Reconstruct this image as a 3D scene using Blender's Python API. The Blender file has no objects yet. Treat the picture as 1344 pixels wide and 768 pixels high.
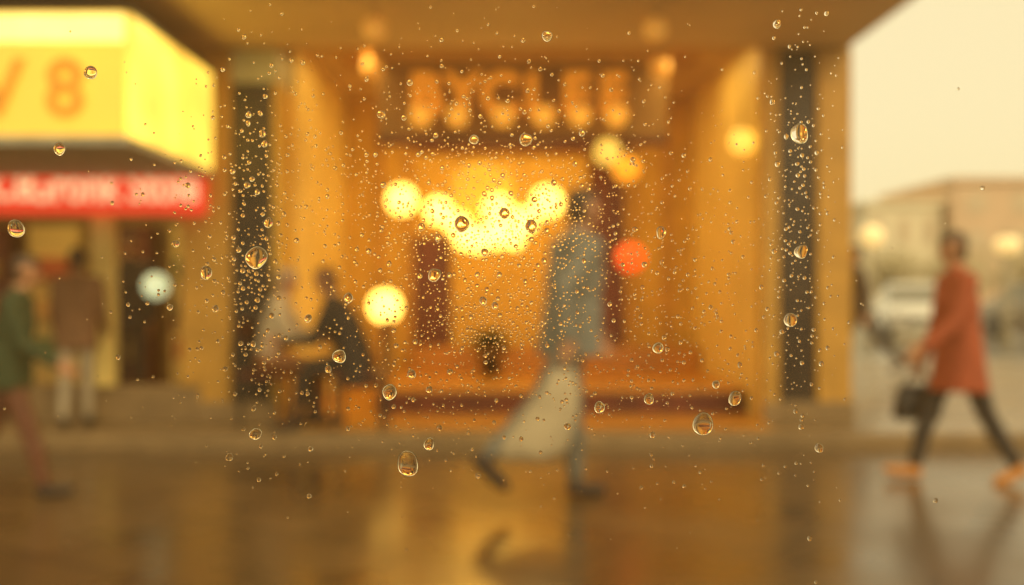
import bpy, bmesh, math, random
import numpy as np
from mathutils import Vector, Matrix
from mathutils.bvhtree import BVHTree
random.seed(7); rng=np.random.default_rng(11)
scene=bpy.context.scene
COL=scene.collection

# ---------------------------------------------------------------- materials
MATS={}
def mat(name,base,rough=.6,metal=0.,var=.18,scale=6.,bump=0.,emit=None,es=0.,stretch=(1,1,1),coat=0.,samp=True):
    if name in MATS: return MATS[name]
    m=bpy.data.materials.new(name); m.use_nodes=True
    nt=m.node_tree; b=nt.nodes['Principled BSDF']
    b.inputs['Roughness'].default_value=rough; b.inputs['Metallic'].default_value=metal
    b.inputs['Coat Weight'].default_value=coat
    tc=nt.nodes.new('ShaderNodeTexCoord'); mp=nt.nodes.new('ShaderNodeMapping')
    mp.inputs['Scale'].default_value=stretch
    nt.links.new(tc.outputs['Object'],mp.inputs['Vector'])
    n=nt.nodes.new('ShaderNodeTexNoise'); n.inputs['Scale'].default_value=scale; n.inputs['Detail'].default_value=3
    nt.links.new(mp.outputs['Vector'],n.inputs['Vector'])
    r=nt.nodes.new('ShaderNodeValToRGB')
    r.color_ramp.elements[0].position=.3; r.color_ramp.elements[1].position=.7
    r.color_ramp.elements[0].color=tuple(c*(1-var) for c in base)+(1,)
    r.color_ramp.elements[1].color=tuple(min(1,c*(1+var)) for c in base)+(1,)
    nt.links.new(n.outputs['Fac'],r.inputs['Fac']); nt.links.new(r.outputs['Color'],b.inputs['Base Color'])
    if bump>0:
        bp=nt.nodes.new('ShaderNodeBump'); bp.inputs['Strength'].default_value=bump; bp.inputs['Distance'].default_value=.02
        nt.links.new(n.outputs['Fac'],bp.inputs['Height']); nt.links.new(bp.outputs['Normal'],b.inputs['Normal'])
    if emit:
        b.inputs['Emission Color'].default_value=tuple(emit)+(1,); b.inputs['Emission Strength'].default_value=es
        if not samp: m.cycles.emission_sampling='NONE'
    MATS[name]=m; return m

# ---------------------------------------------------------------- helpers
def empty(name,loc=(0,0,0),parent=None):
    e=bpy.data.objects.new(name,None); e.location=loc; e.empty_display_size=.2
    COL.objects.link(e)
    if parent: e.parent=parent
    return e
def mkobj(name,me,parent=None,mats=(),loc=(0,0,0)):
    o=bpy.data.objects.new(name,me); COL.objects.link(o); o.location=loc
    for m in mats: me.materials.append(m)
    if parent: o.parent=parent
    return o
def box(name,x0,x1,y0,y1,z0,z1,m,parent=None,bev=.008):
    bm=bmesh.new(); bmesh.ops.create_cube(bm,size=1)
    for v in bm.verts:
        v.co=Vector(((x0+x1)/2+v.co.x*(x1-x0),(y0+y1)/2+v.co.y*(y1-y0),(z0+z1)/2+v.co.z*(z1-z0)))
    if bev>0:
        b=min(bev,.3*min(abs(x1-x0),abs(y1-y0),abs(z1-z0)))
        bmesh.ops.bevel(bm,geom=bm.edges[:],offset=b,segments=2,affect='EDGES',profile=.5)
    me=bpy.data.meshes.new(name); bm.to_mesh(me); bm.free()
    return mkobj(name,me,parent,[m])
def sphere(name,c,r,m,parent=None,sc=(1,1,1),seg=20):
    bm=bmesh.new(); bmesh.ops.create_uvsphere(bm,u_segments=seg,v_segments=seg//2,radius=r)
    for v in bm.verts: v.co=Vector((v.co.x*sc[0]+c[0],v.co.y*sc[1]+c[1],v.co.z*sc[2]+c[2]))
    for f in bm.faces: f.smooth=True
    me=bpy.data.meshes.new(name); bm.to_mesh(me); bm.free()
    return mkobj(name,me,parent,[m])
def lathe(name,prof,c,m,parent=None,seg=24,axis='Z'):
    bm=bmesh.new(); rings=[]
    for (r,h) in prof:
        ring=[]
        for i in range(seg):
            a=2*math.pi*i/seg
            p=(r*math.cos(a),r*math.sin(a),h)
            if axis=='X': p=(h,p[0],p[1])
            if axis=='Y': p=(p[0],h,p[1])
            ring.append(bm.verts.new((c[0]+p[0],c[1]+p[1],c[2]+p[2])))
        rings.append(ring)
    for a,b in zip(rings,rings[1:]):
        for i in range(seg):
            f=bm.faces.new((a[i],a[(i+1)%seg],b[(i+1)%seg],b[i])); f.smooth=True
    bm.faces.new(rings[0][::-1]); bm.faces.new(rings[-1])
    bmesh.ops.recalc_face_normals(bm,faces=bm.faces[:])
    me=bpy.data.meshes.new(name); bm.to_mesh(me); bm.free()
    return mkobj(name,me,parent,[m])
def text(name,s,size,loc,m,parent=None,rot=(math.pi/2,0,0),ext=.02,off=.0,align='CENTER',sp=1.,sy=1.):
    cu=bpy.data.curves.new(name,'FONT'); cu.body=s; cu.size=size; cu.extrude=ext; cu.offset=off
    cu.align_x=align; cu.align_y='CENTER'; cu.space_character=sp
    o=bpy.data.objects.new(name,cu); COL.objects.link(o); o.location=loc; o.rotation_euler=rot; o.scale=(1,sy,1)
    cu.materials.append(m)
    if parent: o.parent=parent
    return o

# ---------------------------------------------------------------- palette
M_amber=mat('amber_plaster',(.66,.40,.055),.55,var=.12,scale=3,bump=.1)
M_amber2=mat('ochre_plaster',(.54,.29,.045),.5,var=.15,scale=4,bump=.1)
M_cream=mat('cream_plaster',(.85,.66,.22),.5,var=.08,scale=2)
M_dark=mat('dark_marble',(.030,.018,.009),.35,var=.7,scale=9,bump=.05)
M_ceil=mat('ceiling_paint',(.50,.34,.14),.7,var=.1,scale=2)
M_grey=mat('grey_green_panel',(.50,.49,.34),.5,var=.1)
M_wood=mat('red_brown_wood',(.13,.026,.009),.35,var=.35,scale=8,stretch=(1,1,.1),bump=.1)
M_orange=mat('orange_tile',(.52,.23,.028),.3,var=.15,scale=5)
M_metal=mat('dark_metal',(.06,.05,.04),.4,metal=.7)
M_brass=mat('brass',(.5,.32,.1),.3,metal=.9)
M_tan=mat('tan_stone',(.25,.165,.075),.45,var=.2,scale=5,bump=.15)

# ---------------------------------------------------------------- ground
def ground_mat(name,c1,c2,grout,r0,r1,size=(1.4,.9),coat=.3):
    m=bpy.data.materials.new(name); m.use_nodes=True; nt=m.node_tree; b=nt.nodes['Principled BSDF']
    tc=nt.nodes.new('ShaderNodeTexCoord')
    mp=nt.nodes.new('ShaderNodeMapping'); nt.links.new(tc.outputs['Object'],mp.inputs['Vector'])
    mp.inputs['Rotation'].default_value=(0,0,math.radians(32))
    br=nt.nodes.new('ShaderNodeTexBrick'); br.inputs['Scale'].default_value=1
    br.inputs['Brick Width'].default_value=size[0]; br.inputs['Row Height'].default_value=size[1]
    br.inputs['Mortar Size'].default_value=.015; br.inputs['Color1'].default_value=c1+(1,)
    br.inputs['Color2'].default_value=c2+(1,); br.inputs['Mortar'].default_value=grout+(1,)
    nt.links.new(mp.outputs['Vector'],br.inputs['Vector'])
    n=nt.nodes.new('ShaderNodeTexNoise'); n.inputs['Scale'].default_value=1.1; n.inputs['Detail'].default_value=4
    nt.links.new(tc.outputs['Object'],n.inputs['Vector'])
    mr=nt.nodes.new('ShaderNodeMapRange'); mr.inputs['From Min'].default_value=.35; mr.inputs['From Max'].default_value=.65
    mr.inputs['To Min'].default_value=r0; mr.inputs['To Max'].default_value=r1
    nt.links.new(n.outputs['Fac'],mr.inputs['Value']); nt.links.new(mr.outputs['Result'],b.inputs['Roughness'])
    rr=nt.nodes.new('ShaderNodeValToRGB'); rr.color_ramp.elements[0].position=.3; rr.color_ramp.elements[1].position=.7
    rr.color_ramp.elements[0].color=(.6,.6,.6,1); rr.color_ramp.elements[1].color=(1,1,1,1)
    nt.links.new(n.outputs['Fac'],rr.inputs['Fac'])
    mx=nt.nodes.new('ShaderNodeMixRGB'); mx.blend_type='MULTIPLY'; mx.inputs['Fac'].default_value=1
    nt.links.new(br.outputs['Color'],mx.inputs['Color1']); nt.links.new(rr.outputs['Color'],mx.inputs['Color2'])
    nt.links.new(mx.outputs['Color'],b.inputs['Base Color'])
    n2=nt.nodes.new('ShaderNodeTexNoise'); n2.inputs['Scale'].default_value=14; n2.inputs['Detail'].default_value=3
    nt.links.new(tc.outputs['Object'],n2.inputs['Vector'])
    bp=nt.nodes.new('ShaderNodeBump'); bp.inputs['Strength'].default_value=.12; bp.inputs['Distance'].default_value=.02
    nt.links.new(n2.outputs['Fac'],bp.inputs['Height']); nt.links.new(bp.outputs['Normal'],b.inputs['Normal'])
    b.inputs['IOR'].default_value=1.5; b.inputs['Coat Weight'].default_value=coat; b.inputs['Coat Roughness'].default_value=.18
    b.inputs['Coat IOR'].default_value=1.33
    return m
M_ground=ground_mat('wet_paving',(.16,.095,.036),(.095,.055,.021),(.045,.03,.015),.20,.44,coat=.5)
M_walk=ground_mat('wet_sidewalk_slabs',(.34,.23,.10),(.26,.175,.08),(.12,.09,.05),.22,.45,(.6,.6))
M_asph=mat('wet_asphalt',(.12,.105,.08),.28,var=.3,scale=20,bump=.08,coat=.5)
M_paint=mat('road_paint',(.75,.73,.65),.5)
bm=bmesh.new(); bmesh.ops.create_grid(bm,x_segments=1,y_segments=1,size=400)
me=bpy.data.meshes.new('ground'); bm.to_mesh(me); bm.free(); mkobj('ground',me,None,[M_ground])
sw=empty('sidewalk')
box('slabs',-30,40,7.72,15.5,-.05,.12,M_walk,sw,.004)
box('kerb',-30,40,7.6,7.715,-.05,.122,M_tan,sw,.015)
box('rear_kerb',-30,40,15.505,15.62,-.05,.122,M_tan,sw,.015)
rd=empty('road')
box('asphalt',-60,120,17.5,42,-.05,.004,M_asph,rd,0)
for i in range(14):
    box('lane_dash_%d'%i,-20+i*6,-17+i*6,24.9,25.05,-.02,.008,M_paint,rd,0)
box('edge_line',-60,120,17.9,18.02,-.02,.008,M_paint,rd,0)

# ---------------------------------------------------------------- shop building
B=empty('shop_building')
YF=8.3; YB=11.4
XL=-1.918; XR=2.083; CE=3.42
box('left_pillar',-2.585,-2.335,YF-.05,YF+.5,.12,3.22,M_amber2,B)
box('left_marble_strip',-2.332,-1.985,YF-.02,YF+.5,.12,2.94,M_dark,B)
box('left_capital',-2.332,-1.95,YF-.03,YF+.5,2.943,3.22,M_grey,B)
box('left_reveal_trim',-1.982,XL-.003,YF-.06,YF+.5,.12,2.94,M_amber,B)
box('left_reveal_wall',-2.1,XL,YF+.503,YB,.12,CE,M_cream,B,0)
box('right_reveal_wall',XR,XR+.12,YF+.103,YB,.12,CE,M_cream,B,0)
box('right_pillar_inner',XR-.01,2.215,YF-.05,YF+.1,.12,3.22,M_amber2,B)
box('right_marble_strip',2.218,2.527,YF-.02,YF+.1,.12,3.22,M_dark,B)
box('right_pillar_outer',2.53,2.813,YF-.06,YF+.4,.12,3.22,M_amber2,B)
box('left_plinth',-2.6,-1.93,YF-.09,YF-.063,.12,.3,M_tan,B)
box('right_plinth',2.07,2.83,YF-.09,YF-.063,.12,.3,M_tan,B)
box('side_wall',2.69,2.80,YF+.403,16,.12,8.5,M_amber2,B,0)
box('rear_wall',-12,2.68,15.9,16.02,.12,8.5,M_amber2,B,0)
box('recess_ceiling',-2.09,XR+.11,YF-.0,YB+.3,CE,CE+.1,M_ceil,B,0)
box('recess_floor',XL,XR,7.9,YB,.121,.128,M_orange,B,0)
box('back_wall_left',XL,-1.15,YB,YB+.15,.12,CE,M_amber,B,0)
box('back_wall_right',1.30,XR,YB,YB+.15,.12,CE,M_amber,B,0)
box('back_wall_top',-1.147,1.297,YB+.003,YB+.15,2.85,CE,M_amber2,B,0)
box('wood_panel_a',-1.147,-.70,YB+.02,YB+.12,.12,1.85,M_wood,B)
box('wood_panel_b',.88,1.297,YB+.02,YB+.12,.12,2.85,M_wood,B)
box('wall_panel_left',-1.147,-.70,YB+.03,YB+.15,1.853,2.85,M_amber,B,0)
box('wall_panel_mid',-.697,.877,YB+.06,YB+.15,.12,2.85,M_amber,B,0)
box('door_lintel',-1.2,1.35,YB-.03,YB-.003,2.80,2.90,M_wood,B)
for i,x in enumerate((-1.5,-1.17,1.36,1.75)):
    box('pilaster_%d'%i,x-.04,x+.04,YB-.05,YB-.003,.36,CE-.02,M_amber2,B)
bm=bmesh.new(); vs=[]
cx,cz,r=-.36,2.30,.40
pts=[(cx-r,cz-.55)]+[(cx+r*math.cos(a),cz+r*math.sin(a)) for a in np.linspace(math.pi,0,20)]+[(cx+r,cz-.55)]
f=bm.faces.new([bm.verts.new((p[0],YB+.03,p[1])) for p in pts])
ex=bmesh.ops.extrude_face_region(bm,geom=[f]); bmesh.ops.translate(bm,vec=(0,.028,0),verts=[v for v in ex['geom'] if isinstance(v,bmesh.types.BMVert)])
bmesh.ops.recalc_face_normals(bm,faces=bm.faces[:])
me=bpy.data.meshes.new('arched_panel'); bm.to_mesh(me); bm.free()
mkobj('arched_panel',me,B,[mat('glow_yellow_panel',(.85,.6,.12),.5,emit=(1,.62,.10),es=.16,samp=False)])  # arch-shaped glow on the wall, put into panel colour and emission
for i,(x,y,wd,en) in enumerate(((-1.45,9.2,.3,7),(1.62,9.2,.3,9),(0,10.6,1.5,25))):  # area lights added to brighten the recess walls
    lp=bpy.data.lights.new('recess_fill_light','AREA'); lp.shape='RECTANGLE'; lp.size=wd; lp.size_y=.22 if i==2 else 1.1; lp.energy=en; lp.color=(1,.71,.28)
    lo=bpy.data.objects.new('recess_fill_light_%d'%i,lp); COL.objects.link(lo); lo.location=(x,y,CE-.045); lo.parent=B
    box('fill_light_trough_%d'%i,x-wd/2-.04,x+wd/2+.04,y-lp.size_y/2-.04,y+lp.size_y/2+.04,CE-.04,CE-.002,M_brass,B)  # invented housing for the added light
for i,x in enumerate((-2.0,0.2,2.0)):  # extra lights added to brighten the space under the canopy
    lp=bpy.data.lights.new('canopy_fill_light','AREA'); lp.shape='DISK'; lp.size=.16; lp.energy=4.5; lp.color=(1,.70,.33)
    lo=bpy.data.objects.new('canopy_fill_light_%d'%i,lp); COL.objects.link(lo); lo.location=(x,7.4,3.215); lo.parent=B
P=empty('display_platform')
box('platform_top',-1.22,XR-.004,8.78,YB-.06,.315,.355,M_orange,P,.01)
box('platform_front',-1.20,XR-.006,8.82,8.9,.129,.313,M_wood,P,.004)
box('platform_side',-1.20,-1.14,8.9,YB-.07,.129,.313,M_wood,P,.004)
box('back_step',-1.1,XR-.02,10.9,YB-.07,.357,.60,M_orange,P,.01)
M_soff=mat('soffit_paint',(.68,.52,.28),.6,var=.08,scale=1.5)
box('canopy',-12,2.79,6.62,YF-.065,3.228,3.50,M_soff,B,.02)
box('canopy_fascia',-12,2.80,6.58,6.617,3.20,3.56,M_amber2,B,.01)
box('lintel_band',-12,2.81,YF-.06,YF-.004,3.223,3.70,M_amber2,B,.004)
Mglass=mat('dark_window_glass',(.05,.06,.06),.06,var=.1)
box('upper_wall',-12,2.81,YF,YF+.3,3.525,8.5,M_amber,B,0)
for i in range(6):
    x=-10.8+i*2.3
    for j,z in enumerate((4.3,6.5)):
        box('upper_window_%d_%d'%(i,j),x,x+1.2,YF-.03,YF-.004,z,z+1.4,Mglass,B,.01)
        box('upper_sill_%d_%d'%(i,j),x-.08,x+1.28,YF-.09,YF-.033,z-.1,z-.004,M_cream,B,.01)
        box('upper_mullion_%d_%d'%(i,j),x+.57,x+.63,YF-.05,YF-.032,z+.01,z+1.39,M_cream,B,.004)
box('roof',-12.1,2.9,YF-.15,16.1,8.503,8.7,M_tan,B,.02)
box('left_header',-12,-2.588,YF-.03,YF+.25,1.86,3.22,M_amber2,B,.005)
box('left_bulkhead',-12,-2.588,YF-.02,YF+.2,.12,.42,M_tan,B,.005)
for i,(a,b_) in enumerate(((-2.75,-2.59),(-3.50,-3.32),(-4.6,-4.48),(-5.9,-5.75),(-7.4,-7.2),(-9.2,-9.))):
    box('shopfront_mullion_%d'%i,a,b_,YF-.04,YF+.1,.423,1.857,M_cream if i in(1,2) else M_amber2,B)
box('left_shop_back',-12,-2.12,10.8,10.95,.12,3.2,mat('shop_brown',(.42,.26,.09),.6),B,0)
box('left_shop_floor',-12,-2.12,YF+.26,10.79,.12,.126,M_orange,B,0)
box('left_shop_ceiling',-12,-2.12,YF+.26,10.79,2.6,2.7,M_ceil,B,0)
lp=bpy.data.lights.new('shop_light','AREA'); lp.shape='RECTANGLE'; lp.size=2.5; lp.size_y=.3; lp.energy=20; lp.color=(1,.76,.40)
lo=bpy.data.objects.new('shop_light',lp); COL.objects.link(lo); lo.location=(-4.0,9.3,2.58); lo.parent=B
for i in range(5):
    x=-3.3-i*.75
    box('shelf_unit_%d'%i,x-.28,x+.25,10.45,10.78,.127,1.9,M_wood if i%2 else M_cream,B,.01)
    for j in range(3):
        box('shelf_box_%d_%d'%(i,j),x-.2,x+.1+.04*j,10.3,10.44,.5+.42*j,.72+.42*j,
            mat('goods_%d'%((i+j)%4),[(.5,.12,.04),(.55,.45,.25),(.12,.2,.1),(.6,.35,.1)][(i+j)%4],.6),B,.02)

# hanging letter sign
S=empty('shop_letter_sign')
box('sign_board',-1.30,1.50,9.62,9.68,2.70,3.40,mat('sign_board_brown',(.34,.20,.07),.6,var=.15),S,.01)
box('sign_shadow_strip',-1.30,1.50,9.60,9.68,2.62,2.697,M_wood,S,.01)  # dark strip standing in for the shadow under the sign board
M_letter=mat('orange_letter',(.85,.38,.05),.4,emit=(1,.38,.03),es=.46,samp=False)
for i,ch in enumerate('BYCLEE'):
    text('letter_%d'%i,ch,.55,(-.83+i*.357+(.02 if i>2 else 0),9.59,3.09),M_letter,S,ext=.025,off=.018)
M_orb=mat('orange_bulb',(.9,.5,.1),.3,emit=(1,.47,.06),es=.72,samp=False)
for i,x in enumerate((-.86,-.515,-.085,.30,.64,.985)):
    sphere('bulb_%d'%i,(x,9.42,2.87),.10,M_orb,S,seg=20)
    lathe('bulb_arm_%d'%i,[(.012,0),(.012,.17)],(x,9.42,2.87),M_brass,S,8,'Y')
M_orb2=mat('dim_orange_bulb',(.85,.5,.15),.3,emit=(1,.42,.06),es=.32,samp=False)
for (x,y,z,c,r) in ((-.99,7.18,3.10,3.226,.085),(-1.30,9.3,3.30,CE,.10),(1.03,7.18,3.10,3.226,.085),(1.38,9.3,3.30,CE,.10)):
    L=empty('ceiling_lamp')
    sphere('bulb',(x,y,z),r,M_orb2,L,seg=20)
    lathe('rose',[(.03,0),(.03,c-z-r+.008)],(x,y,z+r-.01),M_soff,L,14)

# illuminated box sign
IB=empty('illuminated_box_sign')
def lit(name,c,s,scale,lo):
    m=bpy.data.materials.new(name); m.use_nodes=True; nt=m.node_tree; b=nt.nodes['Principled BSDF']
    b.inputs['Base Color'].default_value=(.8,.6,.15,1); b.inputs['Roughness'].default_value=.4
    tc=nt.nodes.new('ShaderNodeTexCoord'); n=nt.nodes.new('ShaderNodeTexNoise'); n.inputs['Scale'].default_value=scale
    n.inputs['Detail'].default_value=1
    nt.links.new(tc.outputs['Object'],n.inputs['Vector'])
    mr=nt.nodes.new('ShaderNodeMapRange'); mr.inputs['From Min'].default_value=.35; mr.inputs['From Max'].default_value=.65
    mr.inputs['To Min'].default_value=s*lo; mr.inputs['To Max'].default_value=s
    nt.links.new(n.outputs['Fac'],mr.inputs['Value']); nt.links.new(mr.outputs['Result'],b.inputs['Emission Strength'])
    b.inputs['Emission Color'].default_value=c+(1,)
    return m
M_boxA=lit('lit_acrylic_front',(1,.47,.015),.88,1.2,.72)
M_boxB=lit('lit_acrylic_side',(1,.70,.12),1.8,1.6,.40)
box('front_panel',-6.6,-2.44,6.27,6.31,2.19,2.97,M_boxA,IB,.008)
box('front_top_glow_strip',-6.6,-2.44,6.262,6.268,2.78,2.95,mat('lit_strip',(.9,.8,.4),.4,emit=(1,.80,.22),es=1.5,samp=False),IB,0)
box('side_panel',-2.455,-2.42,6.315,8.05,2.19,2.97,M_boxB,IB,.008)
box('top_cover',-6.6,-2.415,6.27,8.05,2.973,3.0,M_metal,IB,.004)
box('underside',-6.62,-2.41,6.25,8.06,2.13,2.187,mat('grey_soffit',(.42,.40,.30),.6),IB,.008)
M_bt=mat('amber_letter',(.6,.28,.03),.5,emit=(1,.34,.012),es=.36,samp=False)
text('letters','V 8',.50,(-3.03,6.255,2.47),M_bt,IB,ext=.006,off=.010)
box('mount_left',-6.0,-5.9,8.06,8.27,2.3,2.9,M_metal,IB)
box('mount_right',-2.9,-2.8,8.06,8.27,2.3,2.9,M_metal,IB)
R=empty('red_shop_sign')
M_red=mat('red_acrylic',(.75,.05,.03),.35,emit=(1,.055,.028),es=.66,samp=False)
M_wt=mat('white_letter',(.85,.75,.65),.4,emit=(1,.68,.48),es=.85,samp=False)
box('panel',-7.5,-2.51,8.14,8.2,1.835,2.265,M_red,R,.015)
text('letters','Gronk Stole',.285,(-2.56,8.13,2.06),M_wt,R,ext=.008,off=.005,align='RIGHT',sp=.99,sy=1.32)
text('letters_2','FRUIT CE',.26,(-3.93,8.13,2.06),M_wt,R,ext=.008,off=.006,align='RIGHT',sp=1.05,sy=1.25)

# lamps
M_globe=mat('glowing_globe',(.9,.8,.5),.3,emit=(1,.60,.13),es=5.0)
M_globeY=mat('dim_globe',(.8,.7,.3),.3,emit=(1,.70,.13),es=.9,samp=False)
M_globeO=mat('orange_globe',(.9,.5,.1),.3,emit=(1,.38,.02),es=1.1,samp=False)
M_globeR=mat('red_globe',(.9,.15,.03),.3,emit=(1,.07,.008),es=1.15,samp=False)
CH=empty('globe_chandelier')
Y=10.3
for i,(x,z,r) in enumerate(((-1.14,2.16,.155),(-.77,2.06,.145),(-.56,1.90,.13),(-.36,1.76,.14),(-.15,2.06,.155),(-.17,1.80,.14),(.12,1.94,.14),(.37,2.15,.165),(.02,1.76,.11),(-.50,1.75,.10))):
    yy=Y+(.15 if i%2 else 0)
    sphere('globe_%d'%i,(x,yy,z),r,M_globe,CH)
    lathe('stem_%d'%i,[(.008,0),(.008,3.30-z-r)],(x,yy,z+r-.01),M_brass,CH,8)
lathe('bar',[(.02,-1.2),(.02,.45)],(0,Y+.07,3.3),M_brass,CH,10,'X')
lathe('ceiling_rod',[(.02,0),(.02,.11)],(-.36,Y+.07,3.3),M_brass,CH,10)
def pendant(x,y,z,r,m):
    L=empty('pendant_lamp')
    sphere('globe',(x,y,z),r,m,L)
    lathe('cap',[(.03,0),(.045,-.04)],(x,y,z+r+.02),M_brass,L,14)
    lathe('cord',[(.005,0),(.005,CE-z-r-.001)],(x,y,z+r),M_metal,L,6)
pendant(.90,9.4,2.525,.125,M_globeY)
pendant(1.085,9.45,2.37,.125,M_globeO)
pendant(1.12,9.4,1.53,.135,M_globeR)
pendant(1.99,8.61,2.505,.11,mat('dim_globe_bright',(.8,.7,.3),.3,emit=(1,.60,.10),es=1.3,samp=False))
FL=empty('floor_lamp')
sphere('globe',(-1.20,9.4,1.07),.155,M_globe,FL)
lathe('stand',[(.13,.129),(.13,.15),(.02,.17),(.015,.93)],(-1.20,9.4,0),M_brass,FL,18)
pl=empty('pendant_lamp')
sphere('globe',(-3.22,9.0,1.26),.115,mat('cool_globe',(.8,.9,.85),.3,emit=(.68,.88,.66),es=.85,samp=False),pl)
lathe('cord',[(.005,0),(.005,1.24)],(-3.22,9.0,1.36),M_metal,pl,6)

PP=empty('potted_plant')
lathe('pot',[(.09,0),(.12,.2),(.13,.22),(.11,.22)],(-.22,10.2,.357),M_metal,PP,20)
bm=bmesh.new()
for i in range(140):
    a=random.uniform(0,6.28); el=random.uniform(.1,1.4); L_=random.uniform(.12,.28)
    d=Vector((math.cos(a)*math.cos(el),math.sin(a)*math.cos(el),math.sin(el)))
    o=Vector((-.22,10.2,.6))+d*random.uniform(.02,.08); s=d.cross(Vector((0,0,1))).normalized()*.022
    p=[o,o+d*L_*.5+s,o+d*L_+Vector((0,0,-.03)),o+d*L_*.5-s]
    bm.faces.new([bm.verts.new(q) for q in p])
me=bpy.data.meshes.new('leaves'); bm.to_mesh(me); bm.free()
mkobj('leaves',me,PP,[mat('dark_leaf',(.05,.055,.02),.5)])

# ---------------------------------------------------------------- people
def rcone(V,F,LB,p0,r0,p1,r1,lab,seg=14):
    p0=Vector(p0);p1=Vector(p1); d=p1-p0
    L=d.length; d=d.normalized() if L>1e-6 else Vector((0,0,1))
    a=d.orthogonal().normalized(); b=d.cross(a)
    prof=[]
    for t in np.linspace(-90,0,5)[1:]:
        prof.append((r0*math.cos(math.radians(t)),r0*math.sin(math.radians(t))))
    for t in np.linspace(0,90,5)[:-1]:
        prof.append((r1*math.cos(math.radians(t)),L+r1*math.sin(math.radians(t))))
    base=len(V); V.append(p0-d*r0)
    for (r,h) in prof:
        for i in range(seg):
            an=2*math.pi*i/seg; V.append(p0+d*h+a*(r*math.cos(an))+b*(r*math.sin(an)))
    V.append(p1+d*r1); n=len(prof)
    for i in range(seg):
        F.append((base,base+1+(i+1)%seg,base+1+i)); LB.append(lab)
        for j in range(n-1):
            q=base+1+j*seg; w=q+seg
            F.append((q+i,q+(i+1)%seg,w+(i+1)%seg,w+i)); LB.append(lab)
        q=base+1+(n-1)*seg
        F.append((q+i,q+(i+1)%seg,len(V)-1)); LB.append(lab)
def loft(V,F,LB,rings,lab,seg=28,folds=0):
    base=len(V)
    for ri,(c,rx,ry) in enumerate(rings):
        for i in range(seg):
            an=2*math.pi*i/seg; g=1+folds*(ri/len(rings))*math.sin(an*6+ri*.4)
            V.append(Vector((c[0]+rx*g*math.cos(an),c[1]+ry*g*math.sin(an),c[2])))
    for j in range(len(rings)-1):
        for i in range(seg):
            q=base+j*seg; w=q+seg
            F.append((q+i,q+(i+1)%seg,w+(i+1)%seg,w+i)); LB.append(lab)
    F.append(tuple(base+i for i in range(seg))[::-1]); LB.append(lab)
    F.append(tuple(base+(len(rings)-1)*seg+i for i in range(seg))); LB.append(lab)

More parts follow.
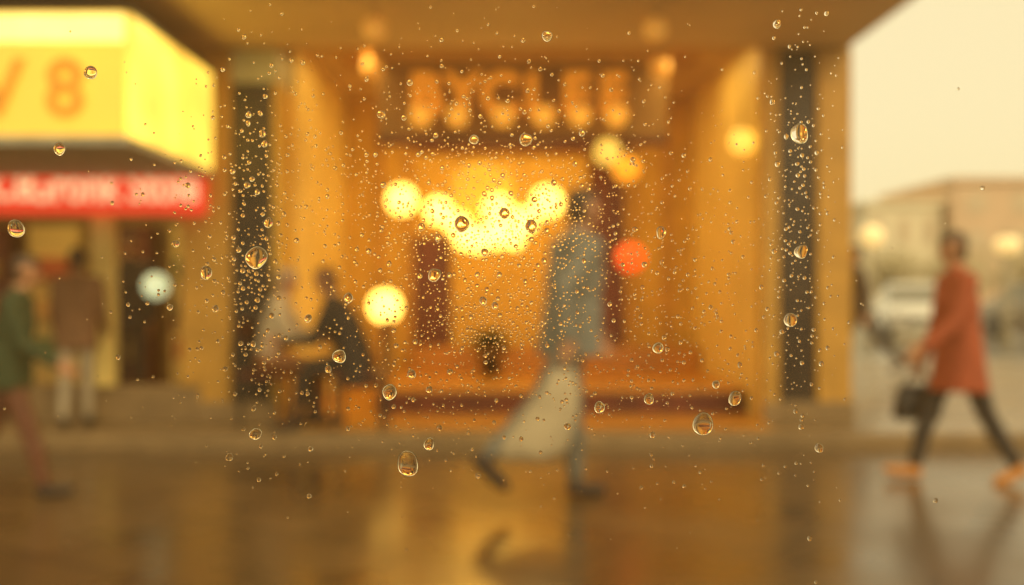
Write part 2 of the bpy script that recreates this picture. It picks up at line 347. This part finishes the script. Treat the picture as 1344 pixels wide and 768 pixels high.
def person(name,loc,yaw,H,legs,arms,lean,cols,head=0.,coat=None,vox=.009,long_hair=False,bulk=1.):
    """local +x = facing direction, +y = left side. legs/arms: [right,left] angle tuples in degrees"""
    V=[];F=[];LB=[]; rad=math.radians
    SK,HA,TO,BO,SH,EY,LI=range(7)
    D=lambda a,y=0:Vector((math.sin(rad(a)),y,-math.cos(rad(a)))).normalized()
    chains=[]; low=1e9
    for s,(a,kb,fp) in zip((-1,1),legs):
        hip=Vector((0,s*.05*H,0)); kn=hip+D(a)*.245*H; an=kn+D(a-kb)*.235*H
        fd=Vector((math.cos(rad(fp)),s*.08,math.sin(rad(fp)))).normalized()
        up=Vector((-math.sin(rad(fp)),0,math.cos(rad(fp))))
        heel=an-up*.022*H-fd*.012*H; ball=an-up*.032*H+fd*.072*H; toe=ball+fd*.028*H
        low=min(low,heel.z-.024*H,ball.z-.019*H)
        chains.append((s,hip,kn,an,heel,ball,toe))
    off=Vector((0,0,-low)); Pz=off.copy()
    for (s,hip,kn,an,heel,ball,toe) in chains:
        hip,kn,an,heel,ball,toe=[v+off for v in (hip,kn,an,heel,ball,toe)]
        rcone(V,F,LB,hip,.052*H*bulk,kn,.037*H,BO); rcone(V,F,LB,kn,.037*H,an+(kn-an)*.1,.028*H,BO)
        calf=kn.lerp(an,.35)+ (kn-an).cross(Vector((0,1,0))).normalized()*-.006*H
        rcone(V,F,LB,calf,.036*H,kn.lerp(an,.7),.029*H,BO)
        rcone(V,F,LB,an,.022*H,heel,.024*H,SH); rcone(V,F,LB,heel,.023*H,ball,.022*H,SH); rcone(V,F,LB,ball,.0225*H,toe,.017*H,SH)
    t=Vector((math.sin(rad(lean)),0,math.cos(rad(lean)))); y=Vector((0,1,0)); fw=Vector((t.z,0,-t.x))
    C=Pz+t*.19*H; S=Pz+t*.295*H; hH=H*bulk
    rcone(V,F,LB,Pz-y*.045*H,.058*hH,Pz+y*.045*H,.058*hH,BO)
    for s in (-1,1):
        rcone(V,F,LB,Pz+y*s*.032*H+t*.035*H,.060*hH,C+y*s*.045*H,.064*hH,TO)
        rcone(V,F,LB,C+y*s*.045*H+fw*.006*H,.062*hH,S+y*s*.06*H-t*.035*H,.050*hH,TO)
    rcone(V,F,LB,S-y*.095*H-t*.012*H,.036*hH,S+y*.095*H-t*.012*H,.036*hH,TO)
    rcone(V,F,LB,S+t*.0*H,.046*H,S+t*.022*H,.038*H,TO)
    hd=Vector((math.sin(rad(lean*.5+head)),0,math.cos(rad(lean*.5+head)))); hf=Vector((hd.z,0,-hd.x))
    rcone(V,F,LB,S,.033*H,S+hd*.06*H,.031*H,SK)
    Hc=S+hd*.112*H+hf*.008*H
    rcone(V,F,LB,Hc+hd*.014*H-hf*.006*H,.046*H,Hc+hd*.010*H+hf*.004*H,.0435*H,SK)
    rcone(V,F,LB,Hc+hf*.012*H-hd*.004*H,.037*H,Hc+hf*.022*H-hd*.040*H,.020*H,SK)
    rcone(V,F,LB,Hc+hf*.046*H+hd*.006*H,.006*H,Hc+hf*.054*H-hd*.012*H,.0085*H,SK,10)
    for s in (-1,1):
        rcone(V,F,LB,Hc+y*s*.045*H+hd*.006*H-hf*.004*H,.010*H,Hc+y*s*.044*H-hd*.010*H,.007*H,SK,10)
        rcone(V,F,LB,Hc+y*s*.017*H+hf*.0425*H+hd*.004*H,.0062*H,Hc+y*s*.0175*H+hf*.0425*H+hd*.004*H,.0062*H,EY,10)
        rcone(V,F,LB,Hc+y*s*.010*H+hf*.045*H+hd*.0145*H,.0045*H,Hc+y*s*.024*H+hf*.041*H+hd*.0145*H,.0045*H,HA,8)
    rcone(V,F,LB,Hc-y*.010*H+hf*.043*H-hd*.027*H,.005*H,Hc+y*.010*H+hf*.043*H-hd*.027*H,.005*H,LI,8)
    rcone(V,F,LB,Hc+hd*.024*H-hf*.012*H,.049*H,Hc+hd*.030*H+hf*.006*H,.040*H,HA)
    rcone(V,F,LB,Hc-hf*.016*H+hd*.01*H,.0475*H,Hc-hf*.018*H-hd*.03*H,.036*H,HA)
    if long_hair: rcone(V,F,LB,Hc-hf*.02*H-hd*.02*H,.042*H,Hc-hf*.03*H-hd*.085*H,.034*H,HA)
    hands=[]
    for s,(a,e,sp) in zip((-1,1),arms):
        sh=S+y*s*.108*H-t*.02*H; el=sh+D(a,s*sp)*.17*H; wr=el+D(a+e,s*sp*.3)*.145*H
        rcone(V,F,LB,sh,.036*hH,el,.028*hH,TO); rcone(V,F,LB,el,.028*hH,wr,.0205*hH,TO)
        h=(wr-el).normalized(); n=Vector((0,-s,0)); n=(n-h*n.dot(h)).normalized(); q=h.cross(n)*(s)
        if q.x<0: q=-q
        if abs(a+e)>60 and q.z<0: q=-q
        rcone(V,F,LB,wr-h*.01,.0155*H,wr+h*.012*H,.0145*H,SK)
        for i,(o,l) in enumerate(((.024,.92),(.008,1.0),(-.008,.94),(-.024,.76))):
            kp=wr+h*.055*H+q*o*H*.62
            rcone(V,F,LB,wr+h*.008*H+q*o*H*.35,.0085*H,kp,.0072*H,SK,8)
            m1=kp+(h*.85+n*.35+q*o*4).normalized()*.026*H*l
            m2=m1+(h*.45+n*.85+q*o*3).normalized()*.024*H*l
            rcone(V,F,LB,kp,.0062*H,m1,.0052*H,SK,8); rcone(V,F,LB,m1,.0052*H,m2,.0042*H,SK,8)
        tb=wr+h*.016*H+q*.014*H; t1=tb+(h*.7+q*.8+n*.2).normalized()*.03*H; t2=t1+(h+n*.4+q*.15).normalized()*.02*H
        rcone(V,F,LB,tb,.009*H,t1,.0068*H,SK,8); rcone(V,F,LB,t1,.0066*H,t2,.0055*H,SK,8)
        hands.append(wr+h*.07*H+n*.015)
    if coat:
        w0=Pz+t*.10*H; hem=coat[0]*H; fl=coat[1]; zz=np.linspace(w0.z,hem,7); rings=[]
        for i,z in enumerate(zz):
            u=i/6; c=w0.lerp(Vector((Pz.x+coat[2],0,hem)),u)
            rings.append(((c.x,0,z),(.074+fl*u)*hH,(.108+fl*.6*u)*hH))
        loft(V,F,LB,rings,TO,folds=.05)
    me=bpy.data.meshes.new('raw'); me.from_pydata([tuple(v) for v in V],[],F); me.update()
    ob=bpy.data.objects.new('tmp',me); COL.objects.link(ob)
    md=ob.modifiers.new('r','REMESH'); md.mode='VOXEL'; md.voxel_size=vox
    ms=ob.modifiers.new('s','SMOOTH'); ms.iterations=2; ms.factor=.5
    bpy.context.view_layer.update()
    dg=bpy.context.evaluated_depsgraph_get()
    nm=bpy.data.meshes.new_from_object(ob.evaluated_get(dg))
    bvh=BVHTree.FromPolygons([tuple(v) for v in V],F)
    mi=np.zeros(len(nm.polygons),dtype=np.int32)
    for p in nm.polygons:
        r=bvh.find_nearest(p.center); mi[p.index]=LB[r[2]]
    nm.materials.clear()
    keys=('skin','hair','top','bottom','shoe')
    for kk,c in zip(keys,cols):
        nm.materials.append(mat('%s_%s'%(kk,'%.2f_%.2f_%.2f'%c),c,.55 if kk!='top' else .8,var=.15,scale=14,bump=.25 if kk in('top','bottom') else 0))
    nm.materials.append(mat('eye_dark',(.02,.015,.01),.2)); nm.materials.append(mat('lip',(.35,.10,.07),.5))
    nm.polygons.foreach_set('material_index',mi); nm.polygons.foreach_set('use_smooth',np.ones(len(mi),dtype=bool)); nm.update()
    nm.name=name
    bpy.data.objects.remove(ob)
    o=bpy.data.objects.new(name,nm); COL.objects.link(o); o.location=loc; o.rotation_euler=(0,0,rad(yaw))
    M=Matrix.Translation(loc)@Matrix.Rotation(rad(yaw),4,'Z')
    return o,[M@h for h in hands],M@Pz
skin=(.50,.24,.12); brown=(.05,.025,.012)
man,hm,_=person('walking_man',(.34,5.72,0),24,1.80,[(-34,14,-40),(7,4,0)],[(-42,44,.16),(14,25,.08)],3,
    (skin,brown,(.185,.185,.16),(.15,.145,.12),(.035,.022,.015)),head=8,coat=(.47,.012,-.02),bulk=1.12)
wom,hw,_=person('walking_woman',(2.83,6.3,0),180,1.62,[(22,6,10),(-19,12,-20)],[(8,14,.1),(22,30,.10)],2,
    (skin,brown,(.36,.075,.028),(.035,.03,.028),(.55,.22,.04)),head=4,coat=(.36,.035,.0))
person('pedestrian',(-2.95,5.85,0),10,1.46,[(20,6,8),(-20,14,-22)],[(18,40,.1),(-14,20,.1)],6,
    (skin,brown,(.035,.055,.02),(.14,.05,.025),(.03,.02,.015)),head=8,coat=(.44,.012,0))
person('pedestrian',(4.42,12.7,.12),180,1.72,[(20,4,8),(-30,18,-30)],[(14,20,.1),(-16,20,.1)],5,
    (skin,brown,(.12,.09,.07),(.09,.08,.07),(.05,.03,.02)),vox=.012,coat=(.44,.012,0))
person('pedestrian',(-3.50,8.0,.122),100,1.44,[(8,4,4),(-6,6,-4)],[(10,30,.1),(6,20,.1)],4,
    (skin,brown,(.22,.11,.05),(.42,.35,.24),(.04,.03,.02)),vox=.012,coat=(.44,.015,0))
person('shopper',(-3.62,9.45,.126),-80,1.62,[(2,2,0),(-2,2,0)],[(20,50,.1),(6,10,.1)],4,
    (skin,brown,(.06,.05,.05),(.05,.045,.04),(.03,.02,.015)),vox=.012,coat=(.44,.012,0))
person('shopper',(-3.05,9.7,.126),160,1.66,[(2,2,0),(-2,2,0)],[(6,10,.1),(6,10,.1)],0,
    (skin,brown,(.08,.08,.08),(.05,.045,.04),(.03,.02,.015)),vox=.012,coat=(.44,.012,0))
sa,_,pa=person('seated_woman',(-1.2,7.82,.122),178,1.66,[(82,84,0),(78,64,0)],[(30,50,.1),(26,60,.1)],24,
    (skin,(.12,.045,.015),(.026,.020,.016),(.03,.022,.018),(.03,.02,.015)),head=6,coat=(.21,.012,0),vox=.009,bulk=1.15)
sb,_,pb=person('seated_man',(-1.98,8.10,.122),0,1.62,[(84,90,0),(80,78,0)],[(25,60,.1),(30,55,.1)],12,
    (skin,(.36,.27,.17),(.52,.43,.29),(.28,.11,.035),(.05,.03,.02)),head=6,vox=.009)
def chair(x,y,zs,face):
    c=empty('chair',(x,y,.122)); h=zs-.122
    box('seat',-.2,.2,-.2,.2,h-.035,h,M_wood,c,.012)
    for i,(a,b_) in enumerate(((-.18,-.18),(.18,-.18),(-.18,.18),(.18,.18))):
        box('leg_%d'%i,a-.016,a+.016,b_-.016,b_+.016,0,h-.037,M_metal,c,.004)
    s=-face
    for i,b_ in enumerate((-.18,.18)): box('back_post_%d'%i,s*.2-.014,s*.2+.014,b_-.014,b_+.014,h+.002,h+.42,M_metal,c,.004)
    box('backrest',s*.2-.012,s*.2+.012,-.164,.164,h+.25,h+.42,M_wood,c,.008)
chair(pa.x+.02,pa.y,pa.z-.098,-1); chair(pb.x-.0,pb.y,pb.z-.096,1)

def bagmesh(name,top,secs,m,handle_m):
    e=empty(name,tuple(top)); bm=bmesh.new(); rings=[]; n=24
    for (dx,dz,hx,hy) in secs:
        ring=[]
        for i in range(n):
            a=2*math.pi*i/n; cx_=abs(math.cos(a))**.5*math.copysign(1,math.cos(a)); sy=abs(math.sin(a))**.5*math.copysign(1,math.sin(a))
            w=1+.05*math.sin(5*a+dz*20)
            ring.append(bm.verts.new((dx+hx*cx_*w,hy*sy*w,dz)))
        rings.append(ring)
    for a_,b_ in zip(rings,rings[1:]):
        for i in range(n):
            f=bm.faces.new((a_[i],a_[(i+1)%n],b_[(i+1)%n],b_[i])); f.smooth=True
    bm.faces.new(rings[0]); bm.faces.new(rings[-1]); bmesh.ops.recalc_face_normals(bm,faces=bm.faces[:])
    me=bpy.data.meshes.new('body'); bm.to_mesh(me); bm.free(); mkobj('body',me,e,[m])
    for j,s in enumerate((-1,1)):
        cu=bpy.data.curves.new('handle_%d'%j,'CURVE'); cu.dimensions='3D'; cu.bevel_depth=.006
        sp=cu.splines.new('POLY'); N=11; sp.points.add(N-1); w=secs[0][2]*.75
        for i in range(N):
            t_=math.pi*i/(N-1); sp.points[i].co=(secs[0][0]+ -w*math.cos(t_)*(1),s*secs[0][3]*.5,secs[0][1]+(-secs[0][1]+.012)*math.sin(t_),1)
        cu.materials.append(handle_m); o=bpy.data.objects.new('handle_%d'%j,cu); COL.objects.link(o); o.parent=e
    return e
bagmesh('shopping_bag',hm[0],[(-.01,-.06,.06,.03),(-.03,-.16,.10,.05),(-.08,-.29,.15,.07),(-.14,-.41,.18,.085),(-.18,-.49,.18,.085),(-.21,-.54,.14,.08)],
    mat('pale_canvas',(.44,.36,.23),.8,var=.12,scale=9,bump=.4),mat('canvas_handle',(.4,.33,.24),.8))
bagmesh('handbag',hw[0],[(0,-.07,.10,.03),(0,-.11,.13,.05),(0,-.19,.15,.06),(0,-.28,.15,.06),(0,-.30,.14,.055)],
    mat('black_leather',(.018,.016,.015),.4,bump=.1),M_metal)

# ---------------------------------------------------------------- cars
def car(x,y,yaw,paint,lights=False):
    e=empty('parked_car',(x,y,.004)); e.rotation_euler=(0,0,math.radians(yaw))
    bm=bmesh.new()
    prof=[(-2.15,.30),(-2.2,.5),(-2.12,.72),(-1.2,.92),(-.9,.95),(1.5,.97),(2.1,.93),(2.2,.7),(2.15,.32)]
    ws=[-.88,-.86,-.75,0,.75,.86,.88]; ins=[.06,.02,0,0,0,.02,.06]; cols=[]
    for w,i_ in zip(ws,ins):
        cols.append([bm.verts.new((w,py*(1-i_*.6)*(1-.05*(abs(w)>.7)),max(.24,pz-(i_ if pz>.5 else -i_)))) for py,pz in prof])
    n=len(prof)
    for a,b_ in zip(cols,cols[1:]):
        for i in range(n): bm.faces.new((a[i],a[(i+1)%n],b_[(i+1)%n],b_[i]))
    bm.faces.new(cols[0]); bm.faces.new(cols[-1][::-1]); bmesh.ops.recalc_face_normals(bm,faces=bm.faces[:])
    for f in bm.faces: f.smooth=True
    me=bpy.data.meshes.new('body'); bm.to_mesh(me); bm.free(); mkobj('body',me,e,[paint])
    def frus(name,zs,m,par):
        bm=bmesh.new(); R_=[]
        for (z,hx,y0,y1) in zs: R_.append([bm.verts.new(p) for p in ((-hx,y0,z),(hx,y0,z),(hx,y1,z),(-hx,y1,z))])
        for a,b_ in zip(R_,R_[1:]):
            for i in range(4): bm.faces.new((a[i],a[(i+1)%4],b_[(i+1)%4],b_[i]))
        bm.faces.new(R_[0][::-1]); bm.faces.new(R_[-1]); bmesh.ops.bevel(bm,geom=bm.edges[:],offset=.03,segments=2,affect='EDGES')
        me=bpy.data.meshes.new(name); bm.to_mesh(me); bm.free(); mkobj(name,me,par,[m])
    Mcg=mat('car_glass',(.26,.25,.20),.05,var=.05)
    frus('windows',[(.92,.78,-1.15,1.75),(1.38,.62,-.45,1.2)],Mcg,e)
    frus('roof',[(1.365,.64,-.5,1.25),(1.46,.56,-.3,1.0)],paint,e)
    for s in (-1,1):
        for j,yy in enumerate((-1.35,1.35)):
            lathe('wheel_%d_%d'%(s,j),[(.2,-.11),(.31,-.1),(.33,-.05),(.33,.05),(.31,.1),(.2,.11)],(s*.80,yy,.325),mat('tyre',(.03,.03,.03),.8),e,24,'X')
            lathe('hub_%d_%d'%(s,j),[(.19,-.125),(.19,.125)],(s*.80,yy,.325),mat('alloy',(.4,.4,.4),.3,metal=.8),e,16,'X')
        box('mirror_%d'%s,s*.93-.08,s*.93+.08,-.85,-.72,.95,1.07,paint,e,.02)
        box('headlamp_%d'%s,s*.62-.17,s*.62+.17,-2.2,-2.08,.6,.73,mat('headlamp_on',(.9,.85,.6),.2,emit=(1,.8,.4),es=2.0,samp=False) if lights else mat('headlamp',(.7,.7,.65),.1),e,.03)
        box('tail_lamp_%d'%s,s*.65-.14,s*.65+.14,2.08,2.19,.68,.82,mat('tail_lamp',(.4,.02,.01),.2),e,.03)
    box('grille',-.4,.4,-2.215,-2.12,.42,.6,mat('grille_grey',(.2,.19,.16),.4),e,.02)
    box('number_plate',-.25,.25,-2.235,-2.218,.34,.43,M_paint,e,.004)
car(10.7,26.5,-14,mat('white_car_paint',(.80,.77,.68),.25,var=.03,coat=1.))
car(14.0,25.5,8,mat('grey_car_paint',(.32,.27,.20),.25,var=.05,coat=1.),True)
car(17.5,33,-85,mat('tan_car_paint',(.50,.40,.27),.2,var=.05,coat=1.))

def street_lamp(x,y,zs,r=.22):
    e=empty('street_lamp',(x,y,0))
    lathe('post',[(.09,0),(.09,.12),(.045,.3),(.035,zs-.2)],(0,0,0),mat('lamp_post_paint',(.36,.31,.21),.5),e,14)
    sphere('globe',(0,0,zs),r,mat('street_globe',(.9,.8,.6),.3,emit=(1,.66,.24),es=.80,samp=False),e)
    lathe('cap',[(.10,0),(.03,.07)],(0,0,zs+r-.02),mat('lamp_post_paint',(.36,.31,.21),.5),e,14)
street_lamp(7.95,22,2.45,.25); street_lamp(12.4,25.1,2.4); street_lamp(11.5,23,2.3)

# distant buildings
def block(name,x0,x1,y0,y1,h,m,nx,nz):
    e=empty(name); box('walls',x0,x1,y0,y1,0,h,m,e,.03)
    box('parapet',x0-.2,x1+.2,y0-.2,y1+.2,h+.003,h+.4,m,e,.03)
    dw=(x1-x0)/nx; dh=(h-1)/nz
    for i in range(nx):
        for j in range(nz):
            box('window_%d_%d'%(i,j),x0+dw*(i+.28),x0+dw*(i+.72),y0-.06,y0-.004,1+dh*(j+.2),1+dh*(j+.75),M_hz,e,.01)
M_hz=mat('hazed_glass',(.66,.53,.36),.4,var=.1)  # window tone paled, distance haze put into the colour
mb=mat('hazed_brick',(.74,.54,.36),.8,var=.08,scale=1); ms_=mat('hazed_stone',(.84,.75,.54),.8,var=.06,scale=1)  # brick and stone lightened to carry the distance haze in their colour
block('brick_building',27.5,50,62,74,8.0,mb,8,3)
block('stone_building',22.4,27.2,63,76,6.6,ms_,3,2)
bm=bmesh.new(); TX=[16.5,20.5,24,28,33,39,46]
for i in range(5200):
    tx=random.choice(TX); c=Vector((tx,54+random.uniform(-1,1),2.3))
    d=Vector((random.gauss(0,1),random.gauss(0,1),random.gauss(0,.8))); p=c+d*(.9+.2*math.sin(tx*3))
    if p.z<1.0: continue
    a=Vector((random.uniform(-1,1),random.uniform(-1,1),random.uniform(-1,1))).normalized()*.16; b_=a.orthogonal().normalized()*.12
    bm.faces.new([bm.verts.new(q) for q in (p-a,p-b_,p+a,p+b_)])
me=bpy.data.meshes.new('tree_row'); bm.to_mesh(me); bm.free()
TR=empty('tree_row'); mkobj('foliage',me,TR,[mat('hazy_foliage',(.52,.45,.27),.8)])  # leaf colour lightened to imitate haze over distance
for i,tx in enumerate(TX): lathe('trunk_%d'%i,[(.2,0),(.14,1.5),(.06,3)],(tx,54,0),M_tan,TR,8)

# ---------------------------------------------------------------- rainy window
W=empty('rainy_window')
YP=.35
wm=bpy.data.materials.new('haze_veil_glass'); wm.use_nodes=True; nt=wm.node_tree; nt.nodes.clear()  # amber haze over the whole view, put into pane tint and translucency
out=nt.nodes.new('ShaderNodeOutputMaterial'); tr=nt.nodes.new('ShaderNodeBsdfTransparent'); tr.inputs['Color'].default_value=(1,.93,.68,1)
gl=nt.nodes.new('ShaderNodeBsdfGlossy'); gl.inputs['Roughness'].default_value=.25; gl.inputs['Color'].default_value=(1,.72,.32,1)
fr=nt.nodes.new('ShaderNodeFresnel'); fr.inputs['IOR'].default_value=1.35
mx=nt.nodes.new('ShaderNodeMixShader'); nt.links.new(fr.outputs[0],mx.inputs[0]); nt.links.new(tr.outputs[0],mx.inputs[1]); nt.links.new(gl.outputs[0],mx.inputs[2])
tl=nt.nodes.new('ShaderNodeBsdfTranslucent'); tl.inputs['Color'].default_value=(1,.58,.14,1)
mx2=nt.nodes.new('ShaderNodeMixShader'); mx2.inputs[0].default_value=.05
nt.links.new(mx.outputs[0],mx2.inputs[1]); nt.links.new(tl.outputs[0],mx2.inputs[2]); nt.links.new(mx2.outputs[0],out.inputs['Surface'])
bm=bmesh.new(); bm.faces.new([bm.verts.new(p) for p in ((-1.4,YP,.45),(1.4,YP,.45),(1.4,YP,2.1),(-1.4,YP,2.1))])
me=bpy.data.meshes.new('pane'); bm.to_mesh(me); bm.free(); mkobj('pane',me,W,[wm])
for n_,a in (('frame_left',(-1.48,-1.38,.4,2.15)),('frame_right',(1.38,1.48,.4,2.15))): box(n_,a[0],a[1],YP-.03,YP+.03,a[2],a[3],M_wood,W)
box('frame_top',-1.377,1.377,YP-.03,YP+.03,2.08,2.15,M_wood,W); box('frame_bottom',-1.377,1.377,YP-.04,YP+.04,.4,.47,M_wood,W)
u=YP/1307
drops=[]
big=[(606,294,10),(662,280,7),(697,297,8),(690,183,8),(336,338,14.5),(535,609,14.5),(923,557,14),(511,515,9.5),(445,468,8.5),(563,583,7.5),
(1050,175,12),(1038,420,9),(864,457,7.5),(718,47,7),(335,570,8),(118,95,9),(77,195,8),(20,300,12),(965,523,8.5),(852,524,6.5),(787,535,7),
(622,183,6.5),(570,361,8),(636,331,5),(634,395,5),(553,298,5),(868,305,7),(404,418,5),(270,358,8),(575,312,4.5),(1052,330,9),(352,292,6),(540,491,5.5),(457,391,6),
(745,560,5),(940,505,5),(500,150,5.5),(230,320,5)]
for (a,b_,r) in big: drops.append(((a-672)*u,1.2+(384-b_)*u,r*u))
def clump(n,cx,cy,sx,sy,med,sg,mx_=7):
    for _ in range(n):
        a=rng.normal(cx,sx); b_=rng.normal(cy,sy); r=min(mx_,med*math.exp(rng.normal(0,sg)))
        drops.append(((a-672)*u,1.2+(384-b_)*u,r*u))
clump(1500,650,300,90,60,1.1,.40,3.6); clump(480,640,425,40,20,.95,.35,2.2); clump(2500,650,320,175,125,1.12,.45,4.2)
clump(520,335,330,28,130,1.5,.45,5.5); clump(460,1045,290,26,140,1.35,.45,5.5); clump(340,600,170,160,50,1.35,.42,5); clump(560,560,490,190,60,1.15,.45,4.5)
clump(560,880,430,105,100,1.15,.45,5); clump(130,240,320,50,100,1.4,.4,5)
for c in (-1700,-900,2200,3100): clump(900,c,350,300,220,1.3,.5,7)
for _ in range(420): drops.append((rng.uniform(-1.3,1.3),rng.uniform(.55,2.0),u*1.0*math.exp(rng.normal(0,.4))))
drops.sort(key=lambda d:-d[2]); keep=[]; grid={}
for (x,z,r) in drops:
    if not(-1.35<x<1.35 and .5<z<2.05): continue
    g=(int(x/.005),int(z/.005)); ok=True
    for i in (-1,0,1):
        for j in (-1,0,1):
            for (a,b_,c) in grid.get((g[0]+i,g[1]+j),()):
                if (a-x)**2+(b_-z)**2<((c+r)*1.02)**2: ok=False
    if ok: keep.append((x,z,r)); grid.setdefault(g,[]).append((x,z,r))
VV=[];FF=[]
for (x,z,r) in keep:
    bigd=r>4*u; seg=36 if bigd else 14; nr=9 if bigd else 5
    ph=rng.uniform(0,6.28,3); am=rng.uniform(0,.09,3); st=1+rng.uniform(-.05,.2); hh=rng.uniform(.38,.6)
    base=len(VV)
    th=np.linspace(0,1,nr)
    for t_ in th:
        rr=math.sin(t_*math.pi/2)**.9; yy=hh*(math.cos(t_*math.pi/2))**1.0
        if t_==0:
            VV.append((x,YP+.0004+r*hh,z)); continue
        for i in range(seg):
            a=2*math.pi*i/seg
            w=1+am[0]*math.cos(2*a+ph[0])+am[1]*.7*math.cos(3*a+ph[1])+am[2]*.4*math.cos(4*a+ph[2])
            VV.append((x+r*rr*w*math.cos(a),YP+.0004+r*yy,z+r*rr*w*st*math.sin(a)))
    for i in range(seg): FF.append((base,base+1+(i+1)%seg,base+1+i))
    for j in range(nr-2):
        q=base+1+j*seg
        for i in range(seg): FF.append((q+i,q+(i+1)%seg,q+seg+(i+1)%seg,q+seg+i))
    q=base+1+(nr-2)*seg
    FF.append(tuple(q+i for i in range(seg)))
me=bpy.data.meshes.new('raindrops'); me.from_pydata(VV,[],FF); me.update()
bm=bmesh.new(); bm.from_mesh(me); bmesh.ops.recalc_face_normals(bm,faces=bm.faces[:])
for f in bm.faces: f.smooth=len(f.verts)<6
bm.to_mesh(me); bm.free()
dm=bpy.data.materials.new('rain_water'); dm.use_nodes=True; nt=dm.node_tree; nt.nodes.clear()
out=nt.nodes.new('ShaderNodeOutputMaterial'); g=nt.nodes.new('ShaderNodeBsdfGlass'); g.inputs['IOR'].default_value=1.333; g.inputs['Roughness'].default_value=.0
nt.links.new(g.outputs[0],out.inputs['Surface'])
mkobj('raindrops',me,W,[dm])
print('drops',len(keep))

# ---------------------------------------------------------------- light
w=bpy.data.worlds.new('World'); scene.world=w; w.use_nodes=True; nt=w.node_tree
AZ=150
bg=nt.nodes['Background']; sky=nt.nodes.new('ShaderNodeTexSky'); sky.sky_type='NISHITA'; sky.sun_disc=False
sky.sun_elevation=math.radians(38); sky.sun_rotation=math.radians(AZ); sky.dust_density=6; sky.air_density=1
nt.links.new(sky.outputs[0],bg.inputs['Color']); bg.inputs['Strength'].default_value=.05
bg2=nt.nodes.new('ShaderNodeBackground'); bg2.inputs['Color'].default_value=(1,.88,.64,1); bg2.inputs['Strength'].default_value=.92
ad=nt.nodes.new('ShaderNodeAddShader'); nt.links.new(bg.outputs[0],ad.inputs[0]); nt.links.new(bg2.outputs[0],ad.inputs[1])
nt.links.new(ad.outputs[0],nt.nodes['World Output'].inputs['Surface'])
sl=bpy.data.lights.new('sun','SUN'); sl.energy=.5; sl.angle=math.radians(20); sl.color=(1,.86,.62)
so=bpy.data.objects.new('sun',sl); COL.objects.link(so)
dv=Vector((math.sin(math.radians(AZ))*math.cos(math.radians(38)),math.cos(math.radians(AZ))*math.cos(math.radians(38)),math.sin(math.radians(38))))
so.rotation_euler=dv.to_track_quat('Z','Y').to_euler()

# ---------------------------------------------------------------- camera
cd=bpy.data.cameras.new('camera'); cd.lens=35; cd.sensor_width=36; cd.clip_start=.02; cd.clip_end=1000
cd.dof.use_dof=True; cd.dof.focus_distance=YP+.0004; cd.dof.aperture_fstop=5.5
co=bpy.data.objects.new('camera',cd); COL.objects.link(co); co.location=(0,0,1.2); co.rotation_euler=(math.pi/2,0,0)
scene.camera=co
scene.view_settings.view_transform='Standard'; scene.view_settings.look='None'; scene.view_settings.exposure=0; scene.view_settings.gamma=1
